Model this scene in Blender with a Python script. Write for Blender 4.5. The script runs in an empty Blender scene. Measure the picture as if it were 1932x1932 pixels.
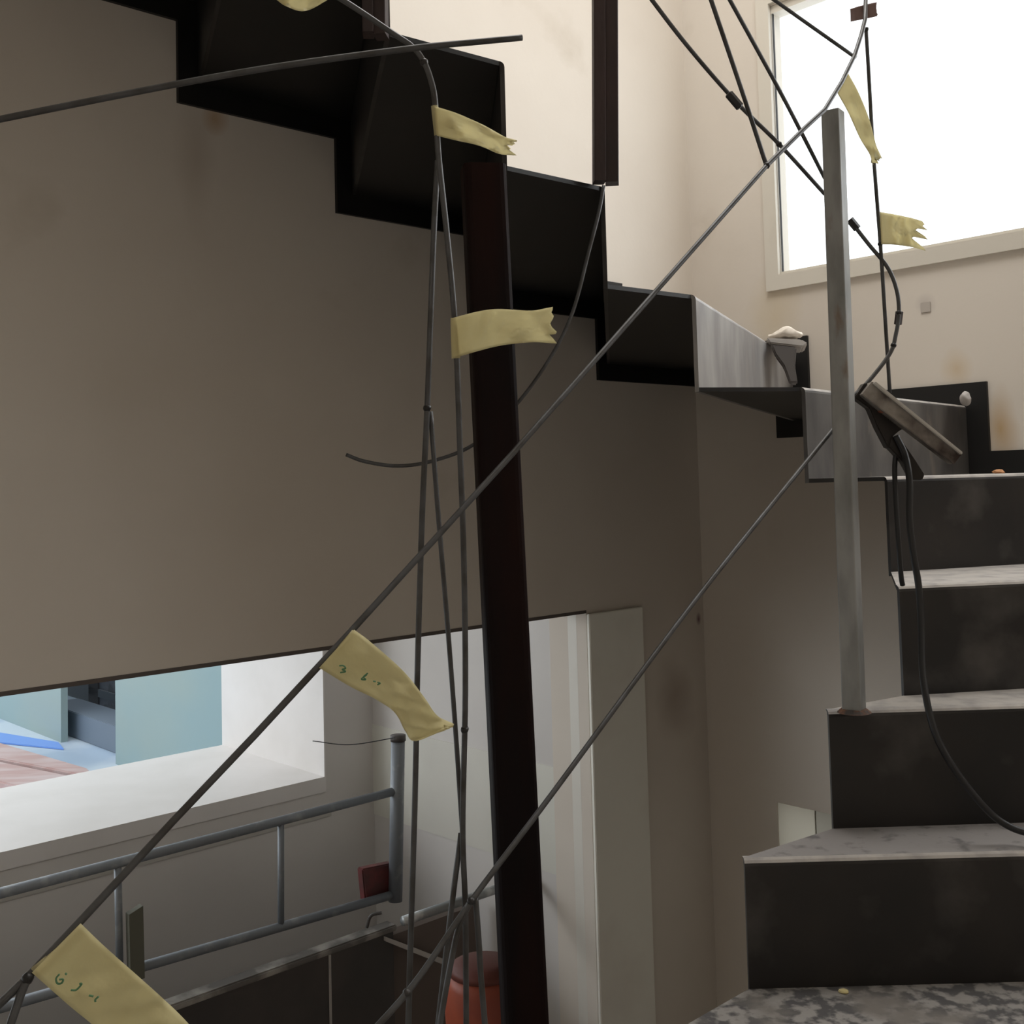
import bpy, bmesh, math, random
from mathutils import Vector, Matrix, noise
random.seed(7)
C = bpy.context.scene.collection
sc = bpy.context.scene

# ---------------------------------------------------------------- camera
F, PX, PY = 2100.0, 966.0, 800.0
PITCH, ROLL, EYE = math.radians(3.13), math.radians(1.5), 2.0
cam = bpy.data.cameras.new('camera')
cam.sensor_width = 36; cam.lens = F/1932*36; cam.shift_y = -(966-PY)/1932
cam.clip_start = .02
co = bpy.data.objects.new('camera', cam); C.objects.link(co)
ROT = Matrix.Rotation(math.pi/2+PITCH, 3, 'X') @ Matrix.Rotation(-ROLL, 3, 'Z')
co.matrix_world = Matrix.Translation((0, 0, EYE)) @ ROT.to_4x4()
sc.camera = co
O = Vector((0, 0, EYE))

def ray(x, y): return ROT @ Vector(((x-PX)/F, -(y-PY)/F, -1))
def at(x, y, d):                      # point on the line of sight, d metres ahead
    r = ray(x, y); return O + r*(d/r.y)
def atz(x, y, z):                     # ... on the horizontal plane at height z (relative to eye)
    r = ray(x, y); return O + r*(z/r.z)
# room axes: U runs along the long wall, V points at it
U = Vector((math.cos(math.radians(43)), math.sin(math.radians(43)), 0)); V = Vector((-U.y, U.x, 0)); Z = Vector((0, 0, 1))
def uv(u, v, z): return U*u + V*v + Z*z
def atv(x, y, v):
    r = ray(x, y); return O + r*(v/r.dot(V))
def atu(x, y, u):
    r = ray(x, y); return O + r*(u/r.dot(U))
WA, WB = 2.2, 2.86                    # distance of the two walls along V and U

# ---------------------------------------------------------------- light
w = bpy.data.worlds.new('sky'); sc.world = w; w.use_nodes = True
bg = w.node_tree.nodes['Background']; bg.inputs[0].default_value = (.92, .97, 1.0, 1); bg.inputs[1].default_value = 1.9
sc.view_settings.view_transform = 'Standard'; sc.view_settings.look = 'None'
sc.view_settings.gamma = 1; sc.view_settings.use_curve_mapping = False
sc.view_settings.exposure = 0.0
def area(name, loc, direction, sx, sy, power, col):
    l = bpy.data.lights.new(name, 'AREA'); l.shape = 'RECTANGLE'; l.size = sx; l.size_y = sy; l.energy = power; l.color = col
    o = bpy.data.objects.new(name, l); C.objects.link(o); o.location = loc
    o.rotation_euler = Vector(direction).to_track_quat('-Z', 'Y').to_euler(); return o
# extra lamp added under the unseen skylight; daylight by the wall window
area('skylight_fill', uv(1.75, 1.15, 4.75), (0, 0, -1), 1.3, 1.0, 33, (1, .97, .93))
area('window_daylight', uv(WB-.03, .35, 3.0), -U, 2.3, .8, 15, (.95, .98, 1))
area('stairhead_fill', uv(-2.3, -.3, 2.6), (U*1+Z*-.25), 1.2, 1.6, 4.5, (1, .96, .9))  # added fill lamp from the left, no opening at this spot
area('garden_daylight', uv(-1.2, 4.4, 2.3), -V+Z*-.2, 3.0, 1.0, 34, (.95, .97, 1))

# ---------------------------------------------------------------- materials
def mat(name, col, rough=.6, metal=0, col2=None, scale=8, detail=6, lo=.4, hi=.6, bump=0, bscale=40, stretch=(1, 1, 1), spec=.5, col3=None, s3=3, lo3=.6, hi3=.7):
    m = bpy.data.materials.new(name); m.use_nodes = True; nt = m.node_tree; N = nt.nodes; L = nt.links
    p = N['Principled BSDF']; p.inputs['Roughness'].default_value = rough; p.inputs['Metallic'].default_value = metal
    p.inputs['Specular IOR Level'].default_value = spec
    p.inputs['Base Color'].default_value = (*col, 1)
    tc = N.new('ShaderNodeTexCoord'); mp = N.new('ShaderNodeMapping'); mp.inputs['Scale'].default_value = stretch
    L.new(tc.outputs['Object'], mp.inputs[0])
    def layer(prev, c, s, lo, hi, det):
        n = N.new('ShaderNodeTexNoise'); n.inputs['Scale'].default_value = s; n.inputs['Detail'].default_value = det
        L.new(mp.outputs[0], n.inputs['Vector'])
        r = N.new('ShaderNodeMapRange'); r.inputs[1].default_value = lo; r.inputs[2].default_value = hi; L.new(n.outputs[0], r.inputs[0])
        x = N.new('ShaderNodeMix'); x.data_type = 'RGBA'; L.new(r.outputs[0], x.inputs[0])
        if prev is None: x.inputs[6].default_value = (*col, 1)
        else: L.new(prev, x.inputs[6])
        x.inputs[7].default_value = (*c, 1); return x.outputs[2]
    out = None
    if col2: out = layer(None, col2, scale, lo, hi, detail)
    if col3: out = layer(out, col3, s3, lo3, hi3, 8)
    if out: L.new(out, p.inputs['Base Color'])
    if bump:
        n = N.new('ShaderNodeTexNoise'); n.inputs['Scale'].default_value = bscale; L.new(mp.outputs[0], n.inputs['Vector'])
        b = N.new('ShaderNodeBump'); b.inputs['Strength'].default_value = bump; b.inputs['Distance'].default_value = .002
        L.new(n.outputs[0], b.inputs['Height']); L.new(b.outputs[0], p.inputs['Normal'])
    return m
plaster = mat('plaster', (.762, .698, .618), .85, 0, (.712, .643, .563), 1.3, 5, .45, .65, .15, 60, col3=(.60, .53, .44), s3=2.2, lo3=.66, hi3=.8)
plaster_low = mat('plaster_low', (.70, .672, .645), .8, 0, (.64, .61, .585), 1.7, 4, .4, .65, .1, 40)
white_paint = mat('white_paint', (.80, .77, .70), .55, 0, (.72, .68, .60), 3, 5, .5, .75)
sill_white = mat('sill_white', (.78, .75, .73), .6, 0, (.73, .70, .675), 5, 6, .4, .7)
frame_beige = mat('frame_beige', (.74, .695, .61), .45, 0, (.66, .61, .52), 6, 4, .6, .8)
steel = mat('mill_steel', (.020, .019, .019), .42, .35, (.038, .033, .030), 5, 8, .35, .75, .25, 25, col3=(.12, .112, .105), s3=7, lo3=.52, hi3=.85)
steel_under = mat('mill_steel_under', (.014, .014, .014), .5, .3, (.022, .020, .019), 5, 6, .4, .7)
steel_bright = mat('window_sheen_steel', (.36, .345, .33), .5, .4, (.19, .18, .178), 7, 9, .36, .64, .3, 20, stretch=(1.2, 1.2, .5), col3=(.42, .385, .35), s3=7, lo3=.55, hi3=.75)  # riser steel made pale, the window's reflection put into the base colour
steel_mid = mat('scuffed_sheen_steel', (.15, .143, .137), .5, .4, (.06, .057, .057), 6, 8, .38, .68, .3, 20, stretch=(1.5, 1.5, .6), col3=(.30, .25, .2), s3=8, lo3=.6, hi3=.8)  # scuffed riser steel, lightened to carry some of the window's sheen
dust = mat('dusty_tread', (.42, .385, .35), .8, 0, (.27, .25, .235), 22, 9, .45, .7, .4, 50)
dust_print = mat('trodden_dust', (.30, .28, .26), .8, 0, (.085, .08, .08), 44, 10, .44, .56, .4, 60, col3=(.19, .17, .15), s3=7, lo3=.5, hi3=.6)
galv = mat('galvanised', (.36, .36, .345), .55, .25, (.22, .22, .21), 22, 8, .4, .65, .2, 40, stretch=(1, 1, .35), col3=(.20, .12, .07), s3=14, lo3=.66, hi3=.74)
galv_pipe = mat('galvanised_pipe', (.22, .24, .265), .5, .3, (.36, .38, .39), 20, 6, .55, .75, .2, 60)
shiny_pipe = mat('shiny_pipe', (.30, .32, .33), .4, .4, (.6, .62, .62), 24, 6, .5, .7, .2, 60)
rod_m = mat('rod_steel', (.10, .10, .102), .45, .45, (.06, .055, .05), 30, 6, .45, .7, col3=(.10, .05, .03), s3=14, lo3=.66, hi3=.78)
rust_tube = mat('rust_tube', (.012, .009, .009), .55, 0, (.030, .011, .008), 4, 6, .45, .75, .3, 30, stretch=(2, 2, .3), col3=(.10, .045, .03), s3=30, lo3=.72, hi3=.8, spec=.05)
rust_bar = mat('rust_bar', (.055, .032, .028), .6, .2, (.03, .02, .02), 8, 6, .4, .65, .6, 60, stretch=(1, 1, .4))
tape = mat('masking_tape', (.83, .745, .44), .65, 0, (.76, .67, .37), 25, 4, .4, .65, .35, 120)
_n = tape.node_tree.nodes; _l = tape.node_tree.links; _p = _n['Principled BSDF']
_t = _n.new('ShaderNodeBsdfTranslucent'); _m = _n.new('ShaderNodeMixShader'); _m.inputs[0].default_value = .5; _t.inputs[0].default_value = (.97, .93, .70, 1)
_l.new(_p.outputs[0], _m.inputs[1]); _l.new(_t.outputs[0], _m.inputs[2]); _l.new(_m.outputs[0], _n['Material Output'].inputs[0])
tape_brown = mat('brown_tape', (.26, .17, .15), .6)
ink = mat('green_ink', (.10, .24, .12), .6)
rubber = mat('black_rubber', (.012, .012, .013), .4)
clampm = mat('clamp_metal', (.34, .31, .28), .5, .6, (.05, .035, .03), 20, 6, .4, .65, .3, 60)
clampd = mat('clamp_dark', (.03, .025, .022), .5, .5, (.10, .045, .03), 20, 6, .6, .8)
blue_wall = mat('pale_blue_render', (.29, .37, .36), .8, 0, (.26, .36, .375), 1.2, 4, .4, .6)
blue_ground = mat('blue_sheet', (.52, .60, .68), .5, 0, (.36, .46, .58), 1.5, 4, .45, .6)
bluest = mat('blue_glow_streak', (.16, .32, .78), .4)
red_plank = mat('red_plank', (.46, .31, .29), .7, 0, (.53, .42, .41), 3, 4, .4, .6, stretch=(1, 4, 1))
grey_dark = mat('grey_dark', (.16, .18, .21), .7)
slate = mat('slate_panel', (.055, .05, .048), .5, 0, (.09, .075, .07), 3, 6, .4, .65)
concrete = mat('concrete', (.52, .49, .46), .85, 0, (.44, .41, .39), 5, 6, .4, .6)
terracotta = mat('orange_plastic', (.34, .07, .03), .5, 0, (.25, .05, .025), 8, 4, .4, .6)
redcloth = mat('red_plastic', (.17, .04, .04), .6, 0, (.10, .035, .035), 20, 4, .4, .6)
olive = mat('weathered_wood', (.13, .13, .10), .8)
paper = mat('dusty_paper', (.80, .72, .62), .8, 0, (.6, .53, .45), 15, 6, .5, .7)
darkbag = mat('dark_bag', (.09, .08, .075), .7)
smudge = mat('smudge', (.42, .35, .29), .9)
rustst = mat('rust_stain', (.55, .36, .16), .9)
glassm = bpy.data.materials.new('window_glass'); glassm.use_nodes = True
_n = glassm.node_tree.nodes; _l = glassm.node_tree.links; _n.remove(_n['Principled BSDF'])
_t = _n.new('ShaderNodeBsdfTransparent'); _g = _n.new('ShaderNodeBsdfGlossy'); _g.inputs['Roughness'].default_value = .02
_m = _n.new('ShaderNodeMixShader'); _m.inputs[0].default_value = .05
_l.new(_t.outputs[0], _m.inputs[1]); _l.new(_g.outputs[0], _m.inputs[2]); _l.new(_m.outputs[0], _n['Material Output'].inputs[0])
# wall stains: a soft-edged patch in the plaster's own colour
def stained_plaster(name, spots):
    m = plaster.copy(); m.name = name; nt = m.node_tree; N = nt.nodes; L = nt.links
    p = N['Principled BSDF']; src = p.inputs['Base Color'].links[0].from_socket
    tc = N.new('ShaderNodeNewGeometry')
    nz = N.new('ShaderNodeTexNoise'); nz.inputs['Scale'].default_value = 6; L.new(tc.outputs['Position'], nz.inputs['Vector'])
    for (c, sx, sz, col, k) in spots:
        sub = N.new('ShaderNodeVectorMath'); sub.operation = 'SUBTRACT'; sub.inputs[1].default_value = c; L.new(tc.outputs['Position'], sub.inputs[0])
        mul = N.new('ShaderNodeVectorMath'); mul.operation = 'MULTIPLY'; mul.inputs[1].default_value = (1/sx, 1/sx, 1/sz); L.new(sub.outputs[0], mul.inputs[0])
        ln = N.new('ShaderNodeVectorMath'); ln.operation = 'LENGTH'; L.new(mul.outputs[0], ln.inputs[0])
        ad = N.new('ShaderNodeMath'); ad.operation = 'MULTIPLY_ADD'; ad.inputs[1].default_value = 1.2; L.new(nz.outputs[0], ad.inputs[0])
        L.new(ln.outputs['Value'], ad.inputs[2])
        r = N.new('ShaderNodeMapRange'); r.inputs[1].default_value = 1.7; r.inputs[2].default_value = .7; r.inputs[3].default_value = 0; r.inputs[4].default_value = k
        L.new(ad.outputs[0], r.inputs[0])
        x = N.new('ShaderNodeMix'); x.data_type = 'RGBA'; L.new(r.outputs[0], x.inputs[0]); L.new(src, x.inputs[6]); x.inputs[7].default_value = (*col, 1)
        src = x.outputs[2]
    L.new(src, p.inputs['Base Color']); return m

# ---------------------------------------------------------------- helpers
def obj(name, bm, m, parent=None, smooth=False, kind=None):
    me = bpy.data.meshes.new(name); bm.normal_update()
    bmesh.ops.recalc_face_normals(bm, faces=bm.faces[:]); bm.to_mesh(me); bm.free()
    for x in (m if isinstance(m, (list, tuple)) else [m]): me.materials.append(x)
    if smooth:
        for f in me.polygons: f.use_smooth = True
    o = bpy.data.objects.new(name, me); C.objects.link(o)
    if parent: o.parent = parent; o.matrix_parent_inverse = Matrix.Translation(-parent.location)
    if kind: o['kind'] = kind
    return o
def tag(o, label, cat, group=None):
    o['label'] = label; o['category'] = cat
    if group: o['group'] = group
    return o
def thing(name, label, cat, loc, group=None):
    o = bpy.data.objects.new(name, None); C.objects.link(o); o.location = loc; o.empty_display_size = .05
    return tag(o, label, cat, group)
def struct(name, bm, m, **k): return obj(name, bm, m, kind='structure', **k)
def box8(bm, P, mi=0):                  # P: 4 lower + 4 upper corners
    v = [bm.verts.new(p) for p in P]
    for f in ((0, 3, 2, 1), (4, 5, 6, 7), (0, 1, 5, 4), (1, 2, 6, 5), (2, 3, 7, 6), (3, 0, 4, 7)):
        bm.faces.new([v[i] for i in f]).material_index = mi
    return v
def ubox(bm, u0, u1, v0, v1, z0, z1): # box in room axes
    box8(bm, [uv(u0, v0, z0), uv(u1, v0, z0), uv(u1, v1, z0), uv(u0, v1, z0), uv(u0, v0, z1), uv(u1, v0, z1), uv(u1, v1, z1), uv(u0, v1, z1)])
def slab(bm, poly, off, mi=0, side=0):   # prism: polygon + offset vector
    a = [bm.verts.new(p) for p in poly]; b = [bm.verts.new(p+off) for p in poly]; n = len(a)
    bm.faces.new(a).material_index = mi
    bm.faces.new(b[::-1]).material_index = side
    for i in range(n): bm.faces.new([a[i], b[i], b[(i+1) % n], a[(i+1) % n]]).material_index = side
def bevel(bm, w, seg=2):
    bmesh.ops.remove_doubles(bm, verts=bm.verts[:], dist=1e-5)
    bmesh.ops.bevel(bm, geom=bm.edges[:], offset=w, segments=seg, affect='EDGES', clamp_overlap=True)
def tube(bm, pts, r, n=10, cap=True):
    pts = [Vector(p) for p in pts]; rings = []; up = None
    for i, p in enumerate(pts):
        t = (pts[min(i+1, len(pts)-1)] - pts[max(i-1, 0)]).normalized()
        if up is None: up = t.orthogonal().normalized()
        up = (up - t*up.dot(t)).normalized(); s = t.cross(up)
        rr = r[i] if isinstance(r, (list, tuple)) else r
        rings.append([bm.verts.new(p + (up*math.cos(a) + s*math.sin(a))*rr) for a in [2*math.pi*k/n for k in range(n)]])
    for a, b in zip(rings, rings[1:]):
        for k in range(n): bm.faces.new([a[k], a[(k+1) % n], b[(k+1) % n], b[k]])
    if cap: bm.faces.new(rings[0][::-1]); bm.faces.new(rings[-1])
def spline(pts, seg=8):                 # Catmull-Rom through tuples
    P = [Vector(p) for p in pts]; P = [P[0]*2-P[1]] + P + [P[-1]*2-P[-2]]; out = []
    for i in range(1, len(P)-2):
        a, b, c, d = P[i-1:i+3]
        for k in range(seg):
            t = k/seg
            out.append(.5*((2*b) + (c-a)*t + (2*a-5*b+4*c-d)*t*t + (3*b-a-3*c+d)*t**3))
    out.append(P[-2]); return out
def px_path(pts, d0, d1, smooth=True):  # pixels -> points; the distance grows like a straight rod's
    if len(pts) > 2 and smooth: q = [(v.x, v.y) for v in spline([(a, b, 0) for a, b in pts], 7)]
    elif len(pts) > 2: q = pts
    else: q = [(pts[0][0]+(pts[1][0]-pts[0][0])*i/6, pts[0][1]+(pts[1][1]-pts[0][1])*i/6) for i in range(7)]
    s = [0]
    for a, b in zip(q, q[1:]): s.append(s[-1]+math.dist(a, b))
    return [at(x, y, 1/(1/d0 + (1/d1-1/d0)*l/s[-1])) for (x, y), l in zip(q, s)]

# ================================================================ SETTING
CE = 5.0
ulint = lambda x: atv(x, 1150, WA).dot(U)
ZL = atv(555, 1228, WA).z                                      # underside of the long wall
uj1, uj2 = atv(1110, 1300, WA).dot(U), atv(1212, 1300, WA).dot(U)
spotsA = [(tuple(atv(1275, 1310, WA)), .10, .13, (.35, .27, .21), .55),
          (tuple(atv(372, 300, WA)), .05, .16, (.42, .34, .27), .35),
          (tuple(atv(405, 222, WA)), .03, .04, (.45, .25, .08), .6),
          (tuple(atv(1318, 1168, WA)), .012, .02, (.2, .1, .12), .9),
          (tuple(atv(860, 330, WA)), .05, .05, (.5, .4, .3), .3)]
spotsB = [(tuple(atu(1888, 810, WB)), .05, .10, (.50, .30, .10), .75),
          (tuple(atu(1805, 695, WB)), .05, .06, (.60, .42, .20), .55),
          (tuple(atu(1460, 600, WB)), .10, .14, (.62, .50, .30), .45),
          (tuple(atu(1745, 575, WB)), .03, .03, (.5, .45, .42), .6)]
plA = stained_plaster('plaster_left', spotsA); plB = stained_plaster('plaster_right', spotsB)
bm = bmesh.new(); ubox(bm, -3.6, uj1, WA, WA+.15, ZL, CE); ubox(bm, uj1, WB+.2, WA, WA+.15, 0, CE)
struct('wall_left', bm, plA)
bm = bmesh.new(); ubox(bm, -3.6, uj1, WA-.001, WA+.03, ZL-.009, ZL); struct('trim_1', bm, mat('painted_gap_shadow', (.12, .10, .09), .8))  # the gap's shadow line, painted as a dark strip
bm = bmesh.new(); zt = atv(1160, 1151, WA).z
ubox(bm, uj1, uj2, WA-.012, WA, .0, zt); bevel(bm, .002); struct('trim_2', bm, mat('pilaster_paint', (.95, .93, .84), .6, 0, (.86, .82, .74), 3, 5, .5, .7))
# wall with the window (plane u = WB): openings for the window and for a low vent
vw0 = atu(1452, 300, WB).dot(V); vw1 = -.9
zw0 = atu(1470, 528, WB).z; zw1 = atu(1463, 8, WB).z
vl0 = atu(1467, 1550, WB).dot(V); vl1 = atu(1640, 1550, WB).dot(V); zl1 = atu(1467, 1514, WB).z; zl0 = atu(1467, 1600, WB).z-.25
bm = bmesh.new()
ubox(bm, WB, WB+.07, vw0, WA+.15, zl1, CE); ubox(bm, WB, WB+.07, vl0, WA+.15, 0, zl1)
ubox(bm, WB, WB+.07, vw1, vw0, zl1, zw0); ubox(bm, WB, WB+.07, vw1, vw0, zw1, CE)
ubox(bm, WB, WB+.07, vl1, vl0, 0, zl0); ubox(bm, WB, WB+.07, -2.0, vl1, 0, zl1); ubox(bm, WB, WB+.07, -2.0, vw1, zl1, CE)
struct('wall_right', bm, plB)
# window 1: frame set in the opening plus a flat surround on the plaster
def ring(bm, u0, u1, v0, v1, z0, z1, t):
    ubox(bm, u0, u1, v0, v1, z0, z0+t); ubox(bm, u0, u1, v0, v1, z1-t, z1)
    ubox(bm, u0, u1, v1-t, v1, z0+t, z1-t); ubox(bm, u0, u1, v0, v0+t, z0+t, z1-t)
vo = atu(1440, 300, WB).dot(V); zo = atu(1445, 552, WB).z
wroot = bpy.data.objects.new('window_1', None); C.objects.link(wroot); wroot['kind'] = 'structure'; wroot.location = uv(WB, vw0, zw0)
bm = bmesh.new(); ring(bm, WB-.012, WB, vw1-.05, vo, zo, zw1+.05, .045); obj('window_surround', bm, frame_beige, wroot)
bm = bmesh.new(); ring(bm, WB+.002, WB+.05, vw1+.001, vw0-.001, zw0+.001, zw1-.001, .022); bevel(bm, .002); obj('window_frame', bm, frame_beige, wroot)
bm = bmesh.new(); ubox(bm, WB+.004, WB+.010, vw0-.0285, vw0-.0262, zw0+.024, zw1-.024); obj('window_seal', bm, rubber, wroot)
bm = bmesh.new(); ubox(bm, WB+.03, WB+.034, vw1+.02, vw0-.02, zw0+.02, zw1-.02); obj('window_pane', bm, glassm, wroot)
def frosted(name, c):
    m = bpy.data.materials.new(name); m.use_nodes = True; n = m.node_tree.nodes; n.remove(n['Principled BSDF'])
    t = n.new('ShaderNodeBsdfTranslucent'); t.inputs[0].default_value = (*c, 1); m.node_tree.links.new(t.outputs[0], n['Material Output'].inputs[0]); return m
# low opening behind the steps
lroot = bpy.data.objects.new('window_2', None); C.objects.link(lroot); lroot['kind'] = 'structure'; lroot.location = uv(WB, vl0, zl0)
bm = bmesh.new(); vm = atu(1538, 1550, WB).dot(V)
slab(bm, [uv(WB+.005, vm, zl0), uv(WB+.005, vl0, zl0), uv(WB+.005, vl0, zl1), uv(WB+.005, vm, zl1)], U*.0005); obj('window_panel', bm, frosted('frosted_pane', (.41, .39, .35)), lroot)
bm = bmesh.new(); slab(bm, [uv(WB+.006, vl1, zl0), uv(WB+.006, vm+.004, zl0), uv(WB+.006, vm+.004, zl1), uv(WB+.006, vl1, zl1)], U*.0005); obj('window_panel', bm, frosted('frosted_pane_grey', (.33, .315, .285)), lroot)
# rest of the well: floor, near walls, ceiling with a skylight opening
bm = bmesh.new(); ubox(bm, -3.6, WB+.25, -2.0, 3.6, -.15, 0); struct('floor', bm, concrete)
bm = bmesh.new(); ubox(bm, -3.8, WB+.25, -2.2, -2.0, 0, CE); struct('wall_back', bm, plaster)
bm = bmesh.new(); ubox(bm, -3.8, -3.6, -2.0, WA+.15, 0, CE); struct('wall_far_left', bm, plaster)
bm = bmesh.new()
ubox(bm, -3.8, 1.0, -2.2, WA+.15, CE, CE+.2); ubox(bm, 2.5, WB+.25, -2.2, WA+.15, CE, CE+.2)
ubox(bm, 1.0, 2.5, -2.2, .6, CE, CE+.2); ubox(bm, 1.0, 2.5, 1.7, WA+.15, CE, CE+.2)
struct('ceiling', bm, white_paint)

# ---------------------------------------------------------------- lower room seen under the wall
VB = 3.25; ups = uj1+.004
uwin = atv(612, 1350, VB).dot(U); zs = atv(612, 1465, VB).z
dj = 0
# depth of the reveal from the far edge of the jamb
r = ray(422, 1420); VO = r.dot(V)/r.dot(U)*uwin
bm = bmesh.new()
ubox(bm, -3.6, uwin, VB, VO, 0, zs-.05); ubox(bm, uwin, ups+.3, VB, VO, 0, 2.6); ubox(bm, -3.6, uwin, VB, VO, 2.3, 2.6)
struct('wall_lower', bm, plaster_low)
bm = bmesh.new(); ubox(bm, -3.6, uwin, VB-.004, VO, zs-.05, zs)
ubox(bm, uwin-.006, uwin, VB-.004, VO, zs, 2.3); struct('trim_3', bm, sill_white)
bm = bmesh.new(); ubox(bm, -3.6, uwin+.02, VB-.003, VB, zs-.135, zs-.11); struct('trim_4', bm, mat('groove', (.5, .48, .44), .8))
bm = bmesh.new(); ubox(bm, ups, ups+.15, WA+.15, VB, 0, 2.4); struct('wall_lower_side', bm, plaster_low)
zb1, zb2 = atu(930, 1420, ups).z, atu(1050, 1650, ups).z
bm = bmesh.new(); ubox(bm, ups-.003, ups, WA+.151, VB, zb2, zb1); struct('trim_5', bm, mat('painted_light_band', (.74, .73, .66), .7, 0, (.68, .66, .6), 2, 4, .4, .6))  # shade edges on this wall, put in as a lighter coloured strip
ud = atv(1086, 1300, WA+.05).dot(U)
bm = bmesh.new(); ubox(bm, ud, uj1, WA+.04, WA+.075, 0, ZL-.01); bevel(bm, .002); struct('trim_6', bm, white_paint)
bm = bmesh.new(); ubox(bm, -3.6, ups+.15, WA+.15, VO, 2.4, 2.5); struct('ceiling_lower', bm, white_paint)
bm = bmesh.new(); ubox(bm, -3.75, -3.6, WA+.15, VO, 0, 2.6); struct('wall_lower_left', bm, plaster_low)

# outside the lower window: pale blue wall, bright ground, painted glow streak, red planks
zg = EYE-1.42
pw = atz(115, 1401, zg-EYE); ue = pw.dot(U)
def ve(x, y=1380): r = ray(x, y); return r.dot(V)/r.dot(U)*ue
bm = bmesh.new(); va, vb = ve(218), ve(115)
ubox(bm, ue, ue+.04, VO+.3, va, zg, 3.6); ubox(bm, ue, ue+.04, vb, vb+3, zg, 3.6)
struct('wall_outside', bm, blue_wall)
bm = bmesh.new(); ubox(bm, ue-5, ue+.2, VO+.02, vb+3, zg-.1, zg); ubox(bm, ue+.2, ue+2.6, va-.5, vb+3, zg-.1, zg); struct('floor_outside', bm, blue_ground)
bm = bmesh.new(); ubox(bm, ue+.62, ue+.7, va-2.5, vb+3, zg, 3.6); struct('wall_doorway', bm, mat('porch_grey', (.20, .205, .22), .8))
r_ = thing('door_leaf', 'dark-framed grey panel leaning inside the far doorway', 'door', uv(ue+.55, (va+vb)/2, zg))
q0, q1, q2 = [atu(x, 1330, ue+.6).dot(V) for x in (178, 196, 222)]
bm = bmesh.new(); ubox(bm, ue+.56, ue+.60, q1, q0, zg+.005, 3.2); obj('frame', bm, mat('dark_frame', (.055, .05, .055), .7), r_)
bm = bmesh.new(); ubox(bm, ue+.57, ue+.60, q2-.6, q1, zg+.005, 3.2); obj('leaf', bm, mat('grey_leaf', (.24, .245, .28), .7, 0, (.16, .16, .18), 8, 4, .45, .55), r_)
bm = bmesh.new(); ubox(bm, ue+.56, ue+.60, q0, vb+.5, zg+.08, zg+.13); obj('rail', bm, grey_dark, r_)
bm = bmesh.new(); ubox(bm, ue+.10, ue+.30, va-.3, vb+.5, zg, zg+.15); bevel(bm, .004)
tag(obj('storage_crate', bm, mat('slate_blue', (.14, .18, .23), .6)), 'low dark blue crate on the ground in the far doorway', 'crate')
bm = bmesh.new(); slab(bm, [atz(-60, 1372, zg-EYE+.01), atz(110, 1400, zg-EYE+.01), atz(120, 1412, zg-EYE+.01), atz(-60, 1394, zg-EYE+.01)], Z*-.008)
tag(obj('blue_glow_streak', bm, bluest), 'bright blue glow streak painted along the foot of the pale blue wall', 'painted_glow')  # blue glow on the ground, coloured in as a thin flat strip
for k, (pp, zz, lab) in enumerate(((((-160, 1354), (165, 1449), (182, 1466), (-160, 1400)), .055, 'reddish board lying farther from the window, beside the blue strip'),
                              (((-160, 1404), (150, 1467), (75, 1494), (-160, 1432)), .05, 'pink-red board lying nearest the window sill outside'))):
    bm = bmesh.new(); slab(bm, [atz(x, y, zg-EYE+zz) for x, y in pp], Z*(-zz+.002)); bevel(bm, .006)
    tag(obj('timber_board', bm, red_plank), lab, 'board', 'boards on the ground outside')

# railing in the lower room (plane v = VR)
VR = 2.72
def rail(pts, rad, parent, name, v=VR, m=galv_pipe):
    bm = bmesh.new(); tube(bm, [atv(x, y, v) for x, y in pts], rad, 12); return obj(name, bm, m, parent, True)
rt = thing('pipe_railing', 'grey galvanised pipe railing along the landing beyond the wall opening', 'railing', atv(750, 1700, VR))
rail([(-80, 1706), (748, 1492)], .0125, rt, 'handrail')
rail([(-80, 1924), (748, 1686)], .0125, rt, 'mid_rail')
rail([(751, 1390), (746, 1700)], .021, rt, 'post')
rail([(530, 1550), (530, 1746)], .009, rt, 'baluster')
rail([(222, 1632), (226, 1832)], .009, rt, 'baluster')
bm = bmesh.new(); a = atv(751, 1390, VR); tube(bm, [a-Z*.012, a+Z*.005], .0235, 14); obj('post_cap', bm, slate, rt, True)
bm = bmesh.new(); a, b = atv(257, 1722, VR-.03), atv(260, 1850, VR-.03)
box8(bm, [b-U*.018, b+U*.018, b+U*.018+V*.02, b-U*.018+V*.02, a-U*.018, a+U*.018+Z*.012, a+U*.018+V*.02+Z*.012, a-U*.018+V*.02])
tag(obj('wooden_stake', bm, olive), 'short olive-grey upright stake in front of the pipe railing', 'stake')
bm = bmesh.new(); tube(bm, px_path([(590, 1398), (660, 1405), (745, 1392)], 3.3, 3.2), .0015, 6); tag(obj('loose_wire', bm, rubber), 'thin sagging wire reaching the top of the railing post', 'wire')
# pale conduit and lower rail at the right
VR2 = 2.45
bm = bmesh.new(); tube(bm, [atv(x, y, VR2) for x, y in ((760, 1738), (900, 1690), (1100, 1622))], .0125, 12); tag(obj('galvanised_pipe', bm, shiny_pipe, smooth=True), 'shiny galvanised pipe passing behind the brown column, higher of the two', 'pipe')
bm = bmesh.new(); tube(bm, [atv(x, y, VR2) for x, y in ((1000, 1900), (1112, 1845))], .0125, 12); tag(obj('galvanised_pipe', bm, shiny_pipe, smooth=True), 'short galvanised pipe right of the brown column near the lower edge', 'pipe')
bm = bmesh.new(); tube(bm, [atv(x, y, VR2-.02) for x, y in ((1062, 1878), (1108, 1897))], .006, 10); tag(obj('wooden_dowel', bm, mat('pale_wood', (.45, .38, .32), .7), smooth=True), 'thin pale stick just under the lower galvanised pipe', 'stick')
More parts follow.
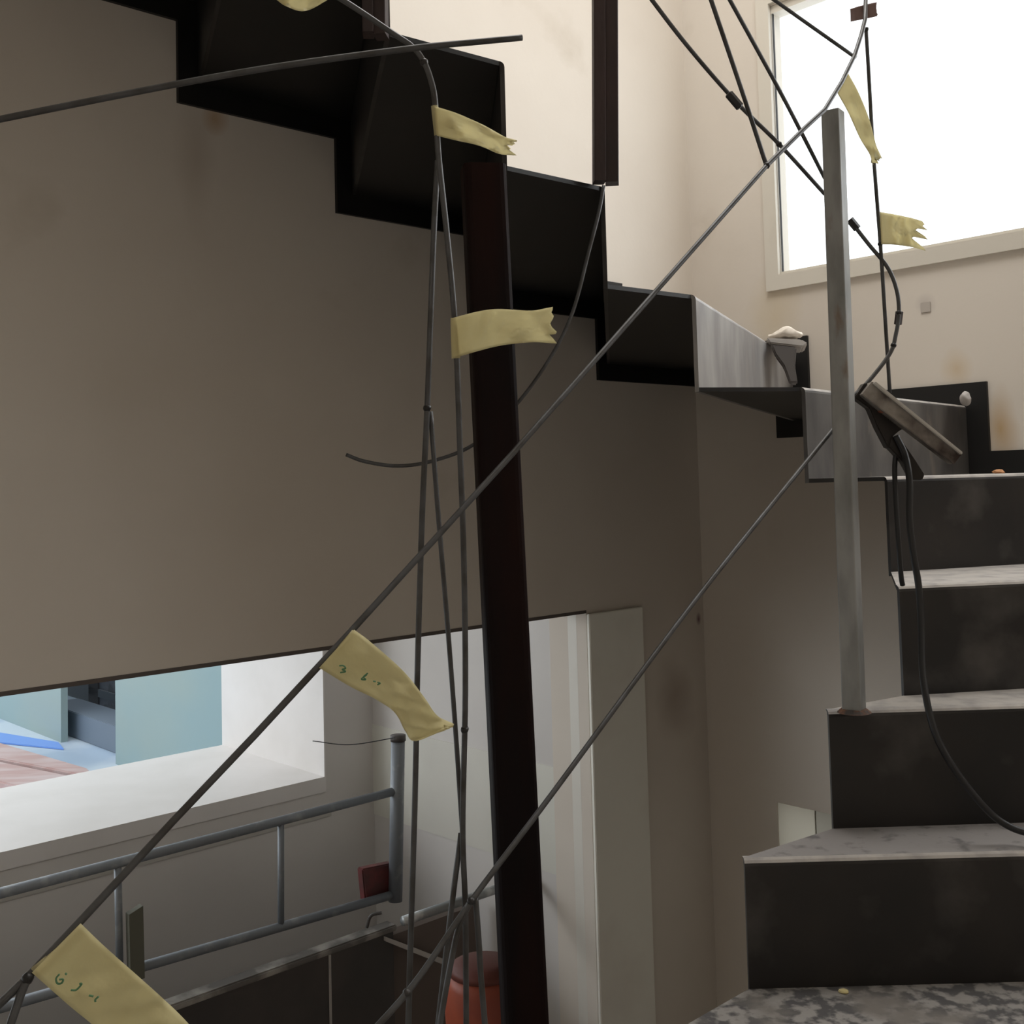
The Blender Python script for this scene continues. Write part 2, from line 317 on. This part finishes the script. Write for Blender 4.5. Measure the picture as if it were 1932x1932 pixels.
# dark low wall with panel joints
VD = 2.62
lw = thing('low_wall', 'low dark slate-clad wall with pale dusty coping below the railing', 'wall', atv(600, 1900, VD))
uc = atv(742, 1760, VD).dot(U); zc = atv(742, 1757, VD).z
bm = bmesh.new(); ubox(bm, -1.6, uc, VD, VD+.035, 0, zc); obj('cladding', bm, slate, lw)
bm = bmesh.new(); ubox(bm, -1.6, uc+.01, VD-.006, VD+.040, zc, zc+.018); bevel(bm, .004); obj('coping', bm, mat('dusty_coping', (.15, .14, .13), .8, 0, (.40, .38, .35), 8, 6, .5, .65), lw)
for x in (300, 622):
    bm = bmesh.new(); u = atv(x, 1850, VD).dot(U); ubox(bm, u-.003, u+.003, VD-.004, VD, 0, zc); obj('joint', bm, concrete, lw)
bm = bmesh.new(); ubox(bm, uc, uc+.34, VD+.02, VD+.06, 0, zc-.02); obj('end_panel', bm, mat('brown_panel', (.13, .10, .085), .7), lw)
bm = bmesh.new(); a, b = atv(728, 1768, VD-.01), atv(835, 1810, VD-.01); box8(bm, [b-U*.004-Z*.012, b+U*.004, b+V*.02, b+V*.02-Z*.012, a-Z*.012, a, a+V*.02, a+V*.02-Z*.012]); obj('brace', bm, concrete, lw)
# red can hanging by the post, orange bucket
bm = bmesh.new()
P = [atv(x, y, VR+.02) for x, y in ((690, 1702), (742, 1690), (742, 1628), (684, 1640))]; slab(bm, P, V*.03); bevel(bm, .004)
rb = tag(obj('red_box', bm, redcloth), 'small worn red box hanging on the railing beside its post', 'box')
bm = bmesh.new(); tube(bm, px_path([(720, 1722), (700, 1728), (692, 1750)], 2.75, 2.75), .004, 8); obj('hook', bm, slate, rb)
c = at(915, 1930, 2.6)
bk = thing('plastic_bucket', 'round orange-brown plastic bucket behind the brown column', 'bucket', c-Z*.2)
bm = bmesh.new(); tube(bm, [c+Z*-.2, c+Z*-.1, c+Z*.03, c+Z*.09, c+Z*.115], [.072, .084, .090, .084, .078], 28); obj('body', bm, terracotta, bk, True)
bm = bmesh.new(); tube(bm, [c+Z*.115, c+Z*.13, c+Z*.14], [.080, .074, .05], 28); obj('lid', bm, mat('dark_red_lid', (.12, .03, .02), .6), bk, True)

# ================================================================ STAIRCASE
RISE = .18
lev = lambda n: RISE*n-.003
inner = {}
def I(n, kind, x, y, d=None): inner[(n, kind)] = (atz(x, y, lev(n)) if d is None else at(x, y, d))
I(-4, 'b', 1415, 1862); I(-3, 'f', 1403, 1624); I(-3, 'b', 1573, 1558); I(-2, 'f', 1562, 1344); I(-2, 'b', 1703, 1306)
I(-1, 'f', 1698, 1108); I(-1, 'b', 1681, 1079)
I(1, 'f', 1518, 730); I(1, 'b', 1318, 733); I(2, 'f', 1311, 551); I(2, 'b', 1145, 540); I(3, 'f', 1140, 345); I(3, 'b', 954, 315)
I(4, 'f', 952, 112); I(4, 'b', 735, 60)
def up(p, n): return Vector((p.x, p.y, EYE+lev(n)))
# share the riser plan position between the tread below and above (vertical risers)
plan = {}
for n in range(-3, 5):
    a = inner.get((n, 'f')); b = inner.get((n-1, 'b'))
    if a is None: a = b
    if b is None: b = a
    plan[n] = ((a+b)/2).to_2d()
p1 = plan[1]; plan[0] = Vector((inner[(-1, 'b')].x, inner[(-1, 'b')].y))
plan[5] = inner[(4, 'b')].to_2d(); step = (plan[5]-plan[4])
plan[6] = plan[5]+step*1.05; plan[7] = plan[6]+step; plan[8] = plan[7]+step; plan[9] = plan[8]+step
plan[-4] = plan[-3]+Vector((-.17, -.17)); plan[-5] = plan[-4]+Vector((-.12, -.2))
# wall ends of the risers
wallp = {}
def onwallA(x): p = atv(x, 600, WA); return p.to_2d()
def onwallB(x): p = atu(x, 750, WB); return p.to_2d()
def hitB(n, ang):
    d = Vector((math.cos(math.radians(ang)), math.sin(math.radians(ang)))); p = plan[n]
    t = (WB - p.dot(U.to_2d()))/d.dot(U.to_2d()); return p+d*t
BAND = .058
u2 = U.to_2d(); v2 = V.to_2d()
wallp[6] = onwallA(337)+u2*BAND; wallp[5] = onwallA(636)+u2*BAND; wallp[4] = onwallA(881)+u2*BAND; wallp[3] = onwallA(1122)+u2*BAND
st = (wallp[5]-wallp[6]).length
for k in (7, 8, 9): wallp[k] = wallp[k-1]-u2*st*1.0
wallp[2] = onwallB(1530)+v2*BAND; wallp[1] = onwallB(1865)+v2*BAND
wallp[0] = hitB(0, 19); wallp[-1] = hitB(-1, 9); wallp[-2] = hitB(-2, 1); wallp[-3] = hitB(-3, 0); wallp[-4] = hitB(-4, -4); wallp[-5] = hitB(-5, -8)
corner = (U*WB+V*WA).to_2d()
TH = .008
stair = thing('staircase', 'black folded steel winding staircase climbing round the well along both walls', 'staircase', Vector((.6, 1.9, 0)))
def v3(p, z): return Vector((p.x, p.y, z))
for n in range(-5, 9):
    z = EYE+lev(n)
    a, b, c_, d = plan[n], plan[n+1], wallp[n+1], wallp[n]
    dn = (d-a).normalized(); fn = Vector((dn.y, -dn.x))*.0085
    poly = [a-fn, b, c_]
    if n == 2: poly.append(corner)
    poly.append(d-fn)
    bm = bmesh.new(); P = [v3(q, z) for q in poly]
    slab(bm, P, Z*-TH, 1, 0)
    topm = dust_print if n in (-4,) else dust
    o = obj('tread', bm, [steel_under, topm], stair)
    if n in (-3,): o.data.materials[1] = mat('shaded_trodden_dust', (.27, .25, .24), .8, 0, (.14, .13, .128), 30, 10, .56, .70, .4, 60)  # trodden dust, base also darkened for the shade on this step
    # riser under the front edge
    bm = bmesh.new(); dirn = (d-a).normalized(); nrm = Vector((dirn.y, -dirn.x))   # faces the descending side
    z0 = EYE+lev(n-1); R = .010
    prof = [(0, z0-TH), (0, z-R)] + [(-R+R*math.cos(t), z-R+R*math.sin(t)) for t in (math.radians(25), math.radians(50), math.radians(75), math.radians(90))]
    rows = []
    for q in (a, d):
        rows.append([v3(q+nrm*(s+.001), zz) for s, zz in prof])
    ring1 = [bm.verts.new(p) for p in rows[0]]; ring2 = [bm.verts.new(p) for p in rows[1]]
    back = v3(-nrm*TH, -.0006)
    ring1b = [bm.verts.new(p+back) for p in rows[0]]; ring2b = [bm.verts.new(p+back) for p in rows[1]]
    m_ = len(prof)
    for i in range(m_-1):
        bm.faces.new([ring1[i], ring2[i], ring2[i+1], ring1[i+1]]).material_index = 2 if i >= 2 else 0; f = bm.faces.new([ring1b[i], ring1b[i+1], ring2b[i+1], ring2b[i]]); f.material_index = 1
        bm.faces.new([ring1[i], ring1[i+1], ring1b[i+1], ring1b[i]]); bm.faces.new([ring2[i], ring2b[i], ring2b[i+1], ring2[i+1]])
    bm.faces.new([ring1[-1], ring2[-1], ring2b[-1], ring1b[-1]]).material_index = 2; bm.faces.new([ring1[0], ring1b[0], ring2b[0], ring2[0]])
    fm = {1: steel_mid, 2: steel_bright}.get(n, steel)
    o = obj('riser', bm, [fm, steel_under, dust], stair)
    if n in (1, 2): o['label'] = 'scuffed riser with window sheen in its colour' if n == 1 else 'streaked riser with window sheen in its pale grey'
# stepped wall stringers: a band around the fold line
def stringer(wall, seq, v_in):
    """seq: list of (coordinate along the wall, level) steps as a polyline; band +-BAND"""
    bm = bmesh.new()
    for (s0, s1, z0, z1) in seq:
        if wall == 'A': ubox(bm, s0, s1, v_in-.010, v_in, z0, z1)
        else: ubox(bm, v_in-.010, v_in, s0, s1, z0, z1)
    return obj('wall_stringer', bm, steel_under, stair)
seqA = []; B = BAND
ua = {k: wallp[k].dot(u2) for k in wallp}; va_ = {k: wallp[k].dot(v2) for k in wallp}
seqA.append((ua[3]-B, WB, EYE+lev(2)-B, EYE+lev(2)+B))
for n in range(3, 9):
    z = EYE+lev(n)
    seqA.append((ua[n]-B, ua[n]+B, z-RISE+B, z-B))
    seqA.append(((ua[n+1] if n+1 in ua else ua[n]-.4)-B, ua[n]+B, z-B, z+B))
stringer('A', seqA, WA)
seqB = [(va_[2]-B, WA-.01, EYE+lev(2)-B, EYE+lev(2)+B), (va_[2]-B, va_[2]+B, EYE+lev(1)+B, EYE+lev(2)-B),
        (va_[1]-B, va_[2]+B, EYE+lev(1)-B, EYE+lev(1)+B), (va_[1]-B, va_[1]+B, EYE+lev(0)+B, EYE+lev(1)-B),
        (va_[0]-B, va_[1]+B, EYE+lev(0)-B, EYE+lev(0)+B), (va_[0]-B, va_[0]+B, EYE+lev(-1)+B, EYE+lev(0)-B), (va_[-1]-B, va_[0]+B, EYE+lev(-1)-B, EYE+lev(-1)+B)]
stringer('B', seqB, WB)

# brown support column
def prism(bm, a, b, w_, dep, ang, r_=.008):
    """square section bar from a to b, turned by ang"""
    ax = Vector((math.cos(ang), math.sin(ang), 0)); ay = Vector((-ax.y, ax.x, 0)); prof = []
    for sx, sy, t0 in ((1, 1, 0), (-1, 1, 90), (-1, -1, 180), (1, -1, 270)):
        for t in (0, 30, 60, 90):
            q = math.radians(t0+t); prof.append((sx*(w_/2-r_)+r_*math.cos(q), sy*(dep/2-r_)+r_*math.sin(q)))
    A = [bm.verts.new(a+ax*x+ay*y) for x, y in prof]; Bv = [bm.verts.new(b+ax*x+ay*y) for x, y in prof]; n = len(prof)
    for i in range(n): bm.faces.new([A[i], A[(i+1) % n], Bv[(i+1) % n], Bv[i]])
    bm.faces.new(A[::-1]); bm.faces.new(Bv)
ct = at(911, 318, 1.80); cb = at(998, 1932, 1.80); cb = cb+(cb-ct)*.53
col = thing('support_column', 'dark rusty brown steel column holding up the upper flight', 'column', v3(cb, 0))
bm = bmesh.new(); prism(bm, v3(cb, 0.01), ct, .070, .070, math.radians(8), .012); obj('tube', bm, rust_tube, col)
bm = bmesh.new(); prism(bm, v3(cb, 0), v3(cb, .012), .16, .16, math.radians(8), .01); obj('base_plate', bm, steel, col)

# galvanised upright post on the step
pt = at(1571, 211, 1.76); pb = at(1611, 1330, 1.735)
post = thing('balustrade_post', 'pale grey galvanised square post standing on a stair tread edge', 'post', pb)
bm = bmesh.new(); prism(bm, v3(pb, EYE+lev(-2)), pt, .029, .029, math.radians(-36), .0025); obj('bar', bm, galv, post)
bm = bmesh.new(); q = pb.copy(); tube(bm, [v3(q, EYE+lev(-2)), v3(q, EYE+lev(-2)+.006)], [.026, .019], 14)
obj('weld_bead', bm, mat('rusty_weld', (.16, .07, .035), .8, 0, (.05, .04, .035), 60, 4, .4, .6), post)

# dark bars rising from the upper flight
def upbar(x0, x1, yb, d, lab, ytop=-700):
    a = at((x0+x1)/2, yb, d); b = at((x0+x1)/2-4, ytop, d); r = thing('upright_bar', lab, 'post', a, 'upright bars on the upper flight')
    w_ = (x1-x0)/F*d
    bm = bmesh.new(); prism(bm, a+U*0-Vector((w_*.27, 0, 0)), b-Vector((w_*.27, 0, 0)), w_*.46, .03, math.radians(4), .002); obj('flat_bar', bm, rust_bar, r)
    bm = bmesh.new(); prism(bm, a+Vector((w_*.24, .004, -.002)), b+Vector((w_*.24, .004, 0)), w_*.52, .03, math.radians(-6), .002); obj('flat_bar', bm, rust_bar, r)
    return r
upbar(1119, 1168, 344, 1.965, 'dark rusty double bar rising from the step edge against the cream wall')
upbar(684, 731, 66, 1.70, 'dark brown bar on the stair edge at the upper left', -300)

# ================================================================ RODS
RR = .0034; RODS = []
def rod_d(k, x, y):                  # distance of rod k where it crosses the line of sight (x, y)
    r = ray(x, y).normalized(); P = RODS[k]; best = (9, 0)
    for a, b in zip(P, P[1:]):
        for i in range(12):
            q = a+(b-a)*(i/12); v = q-O; best = min(best, ((v-r*v.dot(r)).length/v.length, q.y))
    return best[1]
def rodthing(pts, d0, d1, lab, r=RR, group='steel rods of the handrail mock-up', beads=(), smooth=True, name='steel_rod', m=rod_m):
    P = px_path(pts, d0, d1, smooth)
    RODS.append(P)
    bm = bmesh.new(); tube(bm, P, r, 10); o = tag(obj(name, bm, m, None, True), lab, 'rod', group)
    for i in beads:
        q = P[int(i*(len(P)-1))]
        bm = bmesh.new(); bmesh.ops.create_icosphere(bm, subdivisions=2, radius=r*1.45)
        for v in bm.verts: v.co = q+v.co*(1+.25*noise.noise(v.co*900))
        b = obj('weld_bead', bm, steel, None, True); b.parent = o
    return o
def dline(pts, dA, dB, x):          # distance of a straight rod at pixel x
    (x0, _), (x1, _) = pts[0], pts[-1]; t = (x-x0)/(x1-x0); return 1/(1/dA+(1/dB-1/dA)*t)
G = 'steel rods of the handrail mock-up'; dmj = .925
main = [(-60, 1950), (44, 1852), (150, 1740), (325, 1551), (480, 1388), (665, 1188), (965, 858), (1200, 592), (1447, 312), (1520, 240), (1556, 207), (1588, 155), (1612, 106), (1625, 66), (1632, 38), (1635, -40)]
rodthing(main, .90, 1.80, 'long steel handrail rod running from lower left up to the post top', beads=(.56,), smooth=False)
rodthing([(52, 1846), (38, 1880), (0, 1990)], dmj, .90, 'short rod branching steeply down at the lower left corner', beads=(0,))
rodthing([(1588, 791), (1562, 822), (1310, 1135), (1040, 1500), (895, 1692), (782, 1855), (690, 1960)], 1.80, 1.2, 'lower diagonal rod running parallel below the handrail rod', beads=(.86,))
rodthing([(-60, 237), (300, 165), (520, 126), (770, 92), (900, 79), (985, 71)], 1.08, 1.2, 'nearly level rod crossing the upper left with a free end')
rodthing([(560, -50), (650, 2), (740, 62), (778, 88), (800, 117), (814, 155), (821, 195), (828, 300), (843, 440), (859, 620), (868, 850), (875, 1050), (878, 1300), (873, 1560), (878, 1720), (880, 1990)], 1.24, 1.34, 'long rod arching over at the top then hanging down left of the column', beads=(.27, .82))
rodthing([(826, 303), (818, 450), (806, 770), (797, 960), (788, 1250), (783, 1500), (774, 1800), (769, 1990)], 1.285, 1.32, 'leftmost of the hanging rods, tied to the arched rod at its top', beads=(.29,))
rodthing([(812, 776), (826, 960), (846, 1200), (861, 1400), (872, 1562)], 1.30, 1.33, 'middle hanging rod starting halfway down and slanting to the knot', r=.0029)
rodthing([(870, 1572), (851, 1720), (820, 1990)], 1.33, 1.3, 'rod spreading down leftward from the knot')
rodthing([(889, 1700), (866, 1748), (848, 1830), (820, 1990)], 1.29, 1.27, 'rod leaving the lower diagonal and bending down between the hanging rods', beads=(0,))
rodthing([(897, 1694), (903, 1770), (908, 1850), (920, 1990)], 1.3, 1.3, 'short rod dropping from the lower diagonal in front of the orange bucket')
rodthing([(653, 858), (690, 871), (750, 879), (815, 870), (895, 838), (970, 768), (1035, 680), (1080, 590), (1112, 470), (1130, 400), (1139, 350)], 1.92, 1.95, 'curved rod hooking behind the column up to the bar foot', r=.0032)
o = rodthing([(1200, -40), (1290, 78), (1385, 188), (1470, 272), (1556, 366)], 1.62, 1.82, 'upper rod with a small dark coupling, ending behind the post', beads=(.78,))
a, b = [at(x, y, 1.70) for x, y in ((1374, 176), (1397, 203))]
bm = bmesh.new(); tube(bm, [a, a+(b-a)*.05, b-(b-a)*.05, b], [.005, .0068, .0068, .005], 6); obj('coupling', bm, steel, o)
rodthing([(1328, -40), (1400, 172), (1446, 312)], 1.55, 1.64, 'steep rod meeting the handrail rod left of the window')
rodthing([(1355, -40), (1465, 160), (1512, 250), (1556, 336)], 1.6, 1.80, 'dark rod crossing the window edge and ending at the post', r=.0032)
rodthing([(1405, -40), (1500, 28), (1612, 107)], 1.7, 1.78, 'rod slanting across the window corner to the bent handrail end', beads=(1,), r=.0029)
rodthing([(1634, 56), (1638, 120), (1648, 290), (1661, 460), (1670, 600), (1679, 742)], 1.78, 1.86, 'thin upright rod in front of the window right of the post', beads=(0, .62), r=.0031)
o = rodthing([(1604, 416), (1640, 462), (1675, 505), (1692, 548), (1696, 590), (1690, 632), (1679, 667), (1640, 718), (1606, 752)], 1.84, 1.80, 'looping rod right of the post held by the clamp', beads=(.5, .7))
a, b = [at(x, y, 1.84) for x, y in ((1603, 414), (1618, 432))]
bm = bmesh.new(); tube(bm, [a, b], .0065, 6); obj('coupling', bm, steel, o)
a, b = [at(x, y, 1.825) for x, y in ((1697, 588), (1694, 612))]
bm = bmesh.new(); tube(bm, [a, b], .0062, 6); obj('coupling', bm, rust_bar, o)

# ================================================================ TAPE
def ribbon(name, top, bot, dtop, dbot, lab, m=tape, amp=.0025, seed=1, nv=13, curl=.010, rag=16, crease=.009):
    """top / bot: matching edges in the photograph, from the rod outward"""
    T = spline([(x, y, 0) for x, y in top], 8); Bt = spline([(x, y, 0) for x, y in bot], 8)
    k = min(len(T), len(Bt)); bm = bmesh.new(); rows = []; N3 = noise
    for i in range(k):
        s = i/(k-1); row = []
        for j in range(nv):
            t = j/(nv-1); x = T[i].x+(Bt[i].x-T[i].x)*t; y = T[i].y+(Bt[i].y-T[i].y)*t
            e = max(0, s-.8)/.2*rag; rx = N3.noise((j*.55, seed*1.7, 0))*e*1.3; x += rx; y += rx*.4
            d = dtop+(dbot-dtop)*t + crease*abs(((s*3.1+t*.9+seed*.37) % 1)-.5)*min(s*4, 1) + min(s*3, 1)*(amp*2.2*N3.noise((s*5+seed*7, t*1.6, seed)) + amp*1.4*abs(N3.noise((s*9+t*5, t*4-s*3, seed+3)))) + curl*math.sin(s*2.6)*(.4+.6*t) - .0036*(1-min(s*6, 1))
            row.append(bm.verts.new(at(x, y, d)))
        rows.append(row)
    for a, b in zip(rows, rows[1:]):
        for j in range(nv-1): bm.faces.new([a[j], a[j+1], b[j+1], b[j]])
    o = obj(name, bm, m, None, True); sd = o.modifiers.new('solid', 'SOLIDIFY'); sd.thickness = .0003
    return tag(o, lab, 'tape', 'tape flags on the steel rods')
def wrap(parent, p0, p1, d0, d1, m=tape):
    bm = bmesh.new(); P = px_path([p0, p1], d0, d1); tube(bm, P, .0042, 12); o = obj('wrapped_fold', bm, m, None, True); o.parent = parent
def inkmarks(parent, strokes, d):
    for s in strokes:
        bm = bmesh.new(); tube(bm, px_path(s, d, d, len(s) > 2), .0008, 6); o = obj('ink_mark', bm, ink, None); o.parent = parent
_s = [0]
for _a, _b in zip(main, main[1:]): _s.append(_s[-1]+math.dist(_a, _b))
def dm_old(x):
    for i in range(len(main)-1):
        if main[i][0] <= x <= main[i+1][0]:
            l = _s[i]+(x-main[i][0])/(main[i+1][0]-main[i][0])*(_s[i+1]-_s[i]); return 1/(1/.90+(1/1.80-1/.90)*l/_s[-1])
dm = lambda x: rod_d(0, x, next(a[1]+(b[1]-a[1])*(x-a[0])/(b[0]-a[0]) for a, b in zip(main, main[1:]) if a[0] <= x <= b[0]))
d2a, d2b, d3a, d3b = rod_d(4, 820, 200), rod_d(4, 826, 256), rod_d(4, 857, 600), rod_d(4, 862, 676)
t4 = ribbon('tape_flag', [(668, 1188), (700, 1212), (760, 1265), (800, 1315), (825, 1350), (856, 1366), (852, 1370)],
            [(602, 1260), (660, 1295), (710, 1320), (745, 1345), (765, 1380), (783, 1398), (835, 1374)], dm(668)-.003, dm(602)-.003,
            'yellow tape flag with green marks folded over the middle of the handrail rod', seed=2, curl=.02)
wrap(t4, (664, 1191), (604, 1257), dm(664), dm(604))
inkmarks(t4, [[(640, 1256), (648, 1256), (652, 1261), (646, 1263), (652, 1267), (642, 1269)], [(694, 1270), (686, 1277), (690, 1282), (682, 1281), (692, 1273)], [(704, 1285), (709, 1286)], [(712, 1287), (717, 1289), (712, 1292)]], dm(650)-.016)
t5 = ribbon('tape_flag', [(152, 1742), (200, 1788), (270, 1850), (330, 1905), (400, 1975)], [(60, 1835), (120, 1888), (180, 1938), (240, 1990), (300, 2040)], dm(152)-.004, dm(60)-.004,
            'largest yellow tape flag with green marks at the lower left', seed=5, curl=.012, amp=.0018)
inkmarks(t5, [[(112, 1838), (106, 1846), (108, 1855), (116, 1855), (119, 1848), (112, 1848)], [(123, 1836), (126, 1839)], [(134, 1868), (143, 1868), (150, 1862), (154, 1856), (150, 1856)], [(168, 1878), (176, 1880)], [(186, 1880), (180, 1886), (180, 1890)]], dm(110)-.013)
wrap(t5, (146, 1748), (64, 1834), dm(146), dm(64))
t2 = ribbon('tape_flag', [(818, 200), (860, 213), (910, 235), (950, 257), (970, 263)], [(824, 256), (860, 265), (905, 275), (940, 290), (968, 293)], d2a-.003, d2b-.003,
            'crumpled yellow tape flag on the arched rod, upper of the two by the column', seed=9, amp=.004)
wrap(t2, (820, 200), (826, 256), d2a, d2b)
t3 = ribbon('tape_flag', [(850, 601), (900, 588), (940, 583), (1000, 586), (1048, 581)], [(852, 677), (900, 663), (945, 652), (1000, 646), (1043, 645)], d3a-.003, d3b-.003,
            'broad yellow tape flag in front of the brown column', seed=4, amp=.0022, curl=.006)
wrap(t3, (857, 600), (862, 676), d3a, d3b)
t6 = ribbon('tape_flag', [(1600, 138), (1620, 175), (1640, 225), (1652, 270), (1662, 298)], [(1580, 176), (1600, 212), (1622, 260), (1640, 290), (1648, 312)], 1.755, 1.755,
            'long narrow yellow tape flag hanging above the post in front of the window', seed=6)
t7 = ribbon('tape_flag', [(1660, 400), (1685, 404), (1710, 409), (1735, 415)], [(1663, 461), (1690, 462), (1712, 465), (1734, 468)], 1.812, 1.812,
            'torn yellow tape flag on the thin rod near the window sill', seed=8, amp=.004, rag=26)
t1 = ribbon('tape_flag', [(520, -40), (560, -40), (600, -40), (640, -40)], [(522, 0), (540, 12), (575, 21), (622, 0)], 1.24, 1.24,
            'yellow tape flag cut by the top edge of the photo', seed=3)
t8 = ribbon('tape_flag', [(1604, 17), (1620, 12), (1640, 7), (1654, 4)], [(1605, 41), (1620, 38), (1640, 34), (1655, 31)], 1.77, 1.77,
            'small brown tape flag at the top of the handrail rod', m=tape_brown, seed=11, amp=.0004, curl=0, rag=2, crease=0)

# ================================================================ GROUND CLAMP AND CABLES
cl = thing('welding_clamp', 'worn dark welding clamp biting the looping rod beside the post', 'clamp', at(1650, 760, 1.8))
def bar(name, a, b, w0, w1, dep, m, d0=1.79, d1=1.79, bend=0):
    (x0, y0), (x1, y1) = a, b; L_ = math.dist(a, b); nx, ny = -(y1-y0)/L_, (x1-x0)/L_
    bm = bmesh.new(); P = [at(x0+nx*w0/2, y0+ny*w0/2, d0), at(x0-nx*w0/2, y0-ny*w0/2, d0), at(x1-nx*w1/2, y1-ny*w1/2, d1), at(x1+nx*w1/2, y1+ny*w1/2, d1)]
    slab(bm, P, Vector((0, dep, 0))); bevel(bm, .0012, 2); return obj(name, bm, m, cl)
bar('upper_handle', (1636, 732), (1808, 866), 32, 26, .022, clampm, 1.775, 1.74)
bar('handle_edge', (1650, 722), (1816, 856), 7, 6, .024, mat('worn_edge_highlight', (.55, .53, .50), .4, .6), 1.768, 1.733)  # worn edge, its highlight painted in as a lighter bar
bm = bmesh.new(); slab(bm, [at(x, y, 1.79) for x, y in ((1613, 750), (1632, 722), (1660, 738), (1690, 772), (1706, 792), (1712, 806), (1698, 812), (1684, 824), (1690, 842), (1676, 846), (1655, 806), (1640, 770))], Vector((0, .022, 0))); bevel(bm, .0015); obj('jaw', bm, clampd, cl)
bm = bmesh.new(); slab(bm, [at(x, y, 1.788) for x, y in ((1682, 822), (1700, 828), (1726, 866), (1745, 896), (1740, 906), (1722, 905), (1704, 872), (1676, 842))], Vector((0, .02, 0))); bevel(bm, .0015); obj('lower_handle', bm, clampd, cl)
bm = bmesh.new()
for k in range(1):
    A, Bq = at(1664, 772, 1.782), at(1700, 800, 1.782)
    pts = [A+(Bq-A)*(i/60)+Vector((0, math.cos(i*.9)*.007, 0))+Z*math.sin(i*.9)*.007 for i in range(61)]
    tube(bm, pts, .0012, 6)
obj('spring', bm, clampm, cl, True)
bm = bmesh.new(); a = at(1668, 772, 1.775); tube(bm, [a, a+Vector((0, .03, 0))], .006, 12); obj('pivot_bolt', bm, mat('coppery', (.30, .12, .07), .5, .6), cl, True)
def cable(pts, r, lab):
    P = spline([tuple(at(x, y, d)) for x, y, d in pts], 8)
    bm = bmesh.new(); tube(bm, P, r, 12); return tag(obj('welding_cable', bm, rubber, None, True), lab, 'cable')
cable([(1692, 846, 1.80), (1688, 880, 1.80), (1690, 940, 1.79), (1695, 1020, 1.78), (1700, 1085, 1.785), (1703, 1104, 1.79)], .0040, 'thinner black cable hanging straight from the clamp to the step edge')
cable([(1690, 822, 1.785), (1708, 860, 1.78), (1716, 910, 1.76), (1716, 980, 1.75), (1724, 1050, 1.745), (1733, 1105, 1.745), (1738, 1180, 1.735), (1740, 1260, 1.71), (1750, 1330, 1.685), (1768, 1392, 1.67), (1800, 1450, 1.66), (1850, 1515, 1.655), (1893, 1553, 1.655), (1945, 1573, 1.64), (2050, 1590, 1.62)], .0052, 'thicker black cable falling from the clamp over the steps to the right')

# plaster sack / paper lying on the second winder
pz = EYE+lev(2)
def onB(x, y, off): return atu(x, y, WB-off)
dd = 2.86
sack = thing('plaster_bag', 'crumpled paper bag with white plaster lying on the stair by the wall', 'bag', at(1480, 642, dd))
bm = bmesh.new(); slab(bm, [at(1445, 637, dd), at(1512, 640, dd), at(1525, 648, dd), at(1515, 655, dd), at(1452, 648, dd)], Vector((.03, .14, 0))); bevel(bm, .004); obj('paper', bm, mat('grey_paper', (.42, .39, .36), .8), sack)
bm = bmesh.new(); bmesh.ops.create_icosphere(bm, subdivisions=4, radius=1); c0 = at(1482, 634, dd+.05)
for v in bm.verts:
    q = v.co.copy(); v.co = c0+Vector((q.x*.045, q.y*.05, q.z*.011+.022*max(0, .6-abs(q.x+.05))*(1 if q.z > 0 else 0)+.004*noise.noise(q*3)))
obj('plaster', bm, paper, sack, True)
bm = bmesh.new(); N0 = [(1455, 650), (1503, 655), (1500, 690), (1505, 722), (1490, 722), (1478, 690), (1462, 668)]
slab(bm, [at(x, y, dd-.05) for x, y in N0], Vector((.02, .08, 0))); bevel(bm, .004); obj('torn_flap', bm, darkbag, sack)
# bits lying on the steps
def crumb(x, y, n, s, m, lab, cat='debris', name='rubble_chip'):
    p = atz(x, y, lev(n)); bm = bmesh.new(); bmesh.ops.create_icosphere(bm, subdivisions=2, radius=s)
    for v in bm.verts: v.co = Vector((v.co.x*1.3, v.co.y, v.co.z*.6))*(1+.5*noise.noise(v.co*150+Vector((x, y, 0)))) + p+Z*s*.45
    tag(obj(name, bm, m), lab, cat)
orange = mat('rust_flake', (.6, .3, .14), .8)
p = at(1885, 888, 2.55); 
bm = bmesh.new(); bmesh.ops.create_icosphere(bm, subdivisions=2, radius=.009)
for v in bm.verts: v.co = Vector((v.co.x*1.6, v.co.y, v.co.z*.6))*(1+.5*noise.noise(v.co*150)) + v3(p, EYE+lev(0)+.004)
tag(obj('rubble_chip', bm, orange), 'orange crumb on the top visible step by the right wall', 'debris')
crumb(1592, 1873, -4, .005, mat('yellow_chip', (.7, .6, .3), .8), 'tiny yellow chip on the lowest visible tread')
p = at(1822, 752, 2.78)
bm = bmesh.new(); bmesh.ops.create_icosphere(bm, subdivisions=3, radius=.016)
for v in bm.verts: v.co = Vector((v.co.x*.8, v.co.y, v.co.z*1.1))*(1+.3*noise.noise(v.co*90)) + p
tag(obj('plaster_lump', bm, concrete, None, True), 'pale lump of plaster on the winder tread corner against the black stringer', 'debris')
# mark on the right wall
a = atu(1747, 580, WB)
bm = bmesh.new(); slab(bm, [a-V*.014-Z*.014-U*.003, a+V*.014-Z*.014-U*.003, a+V*.014+Z*.014-U*.003, a-V*.014+Z*.014-U*.003], U*.003); bevel(bm, .001)
tag(obj('wall_plate', bm, mat('grey_plate', (.52, .47, .42), .7)), 'small faint grey square plate on the right wall under the window', 'wall plate')
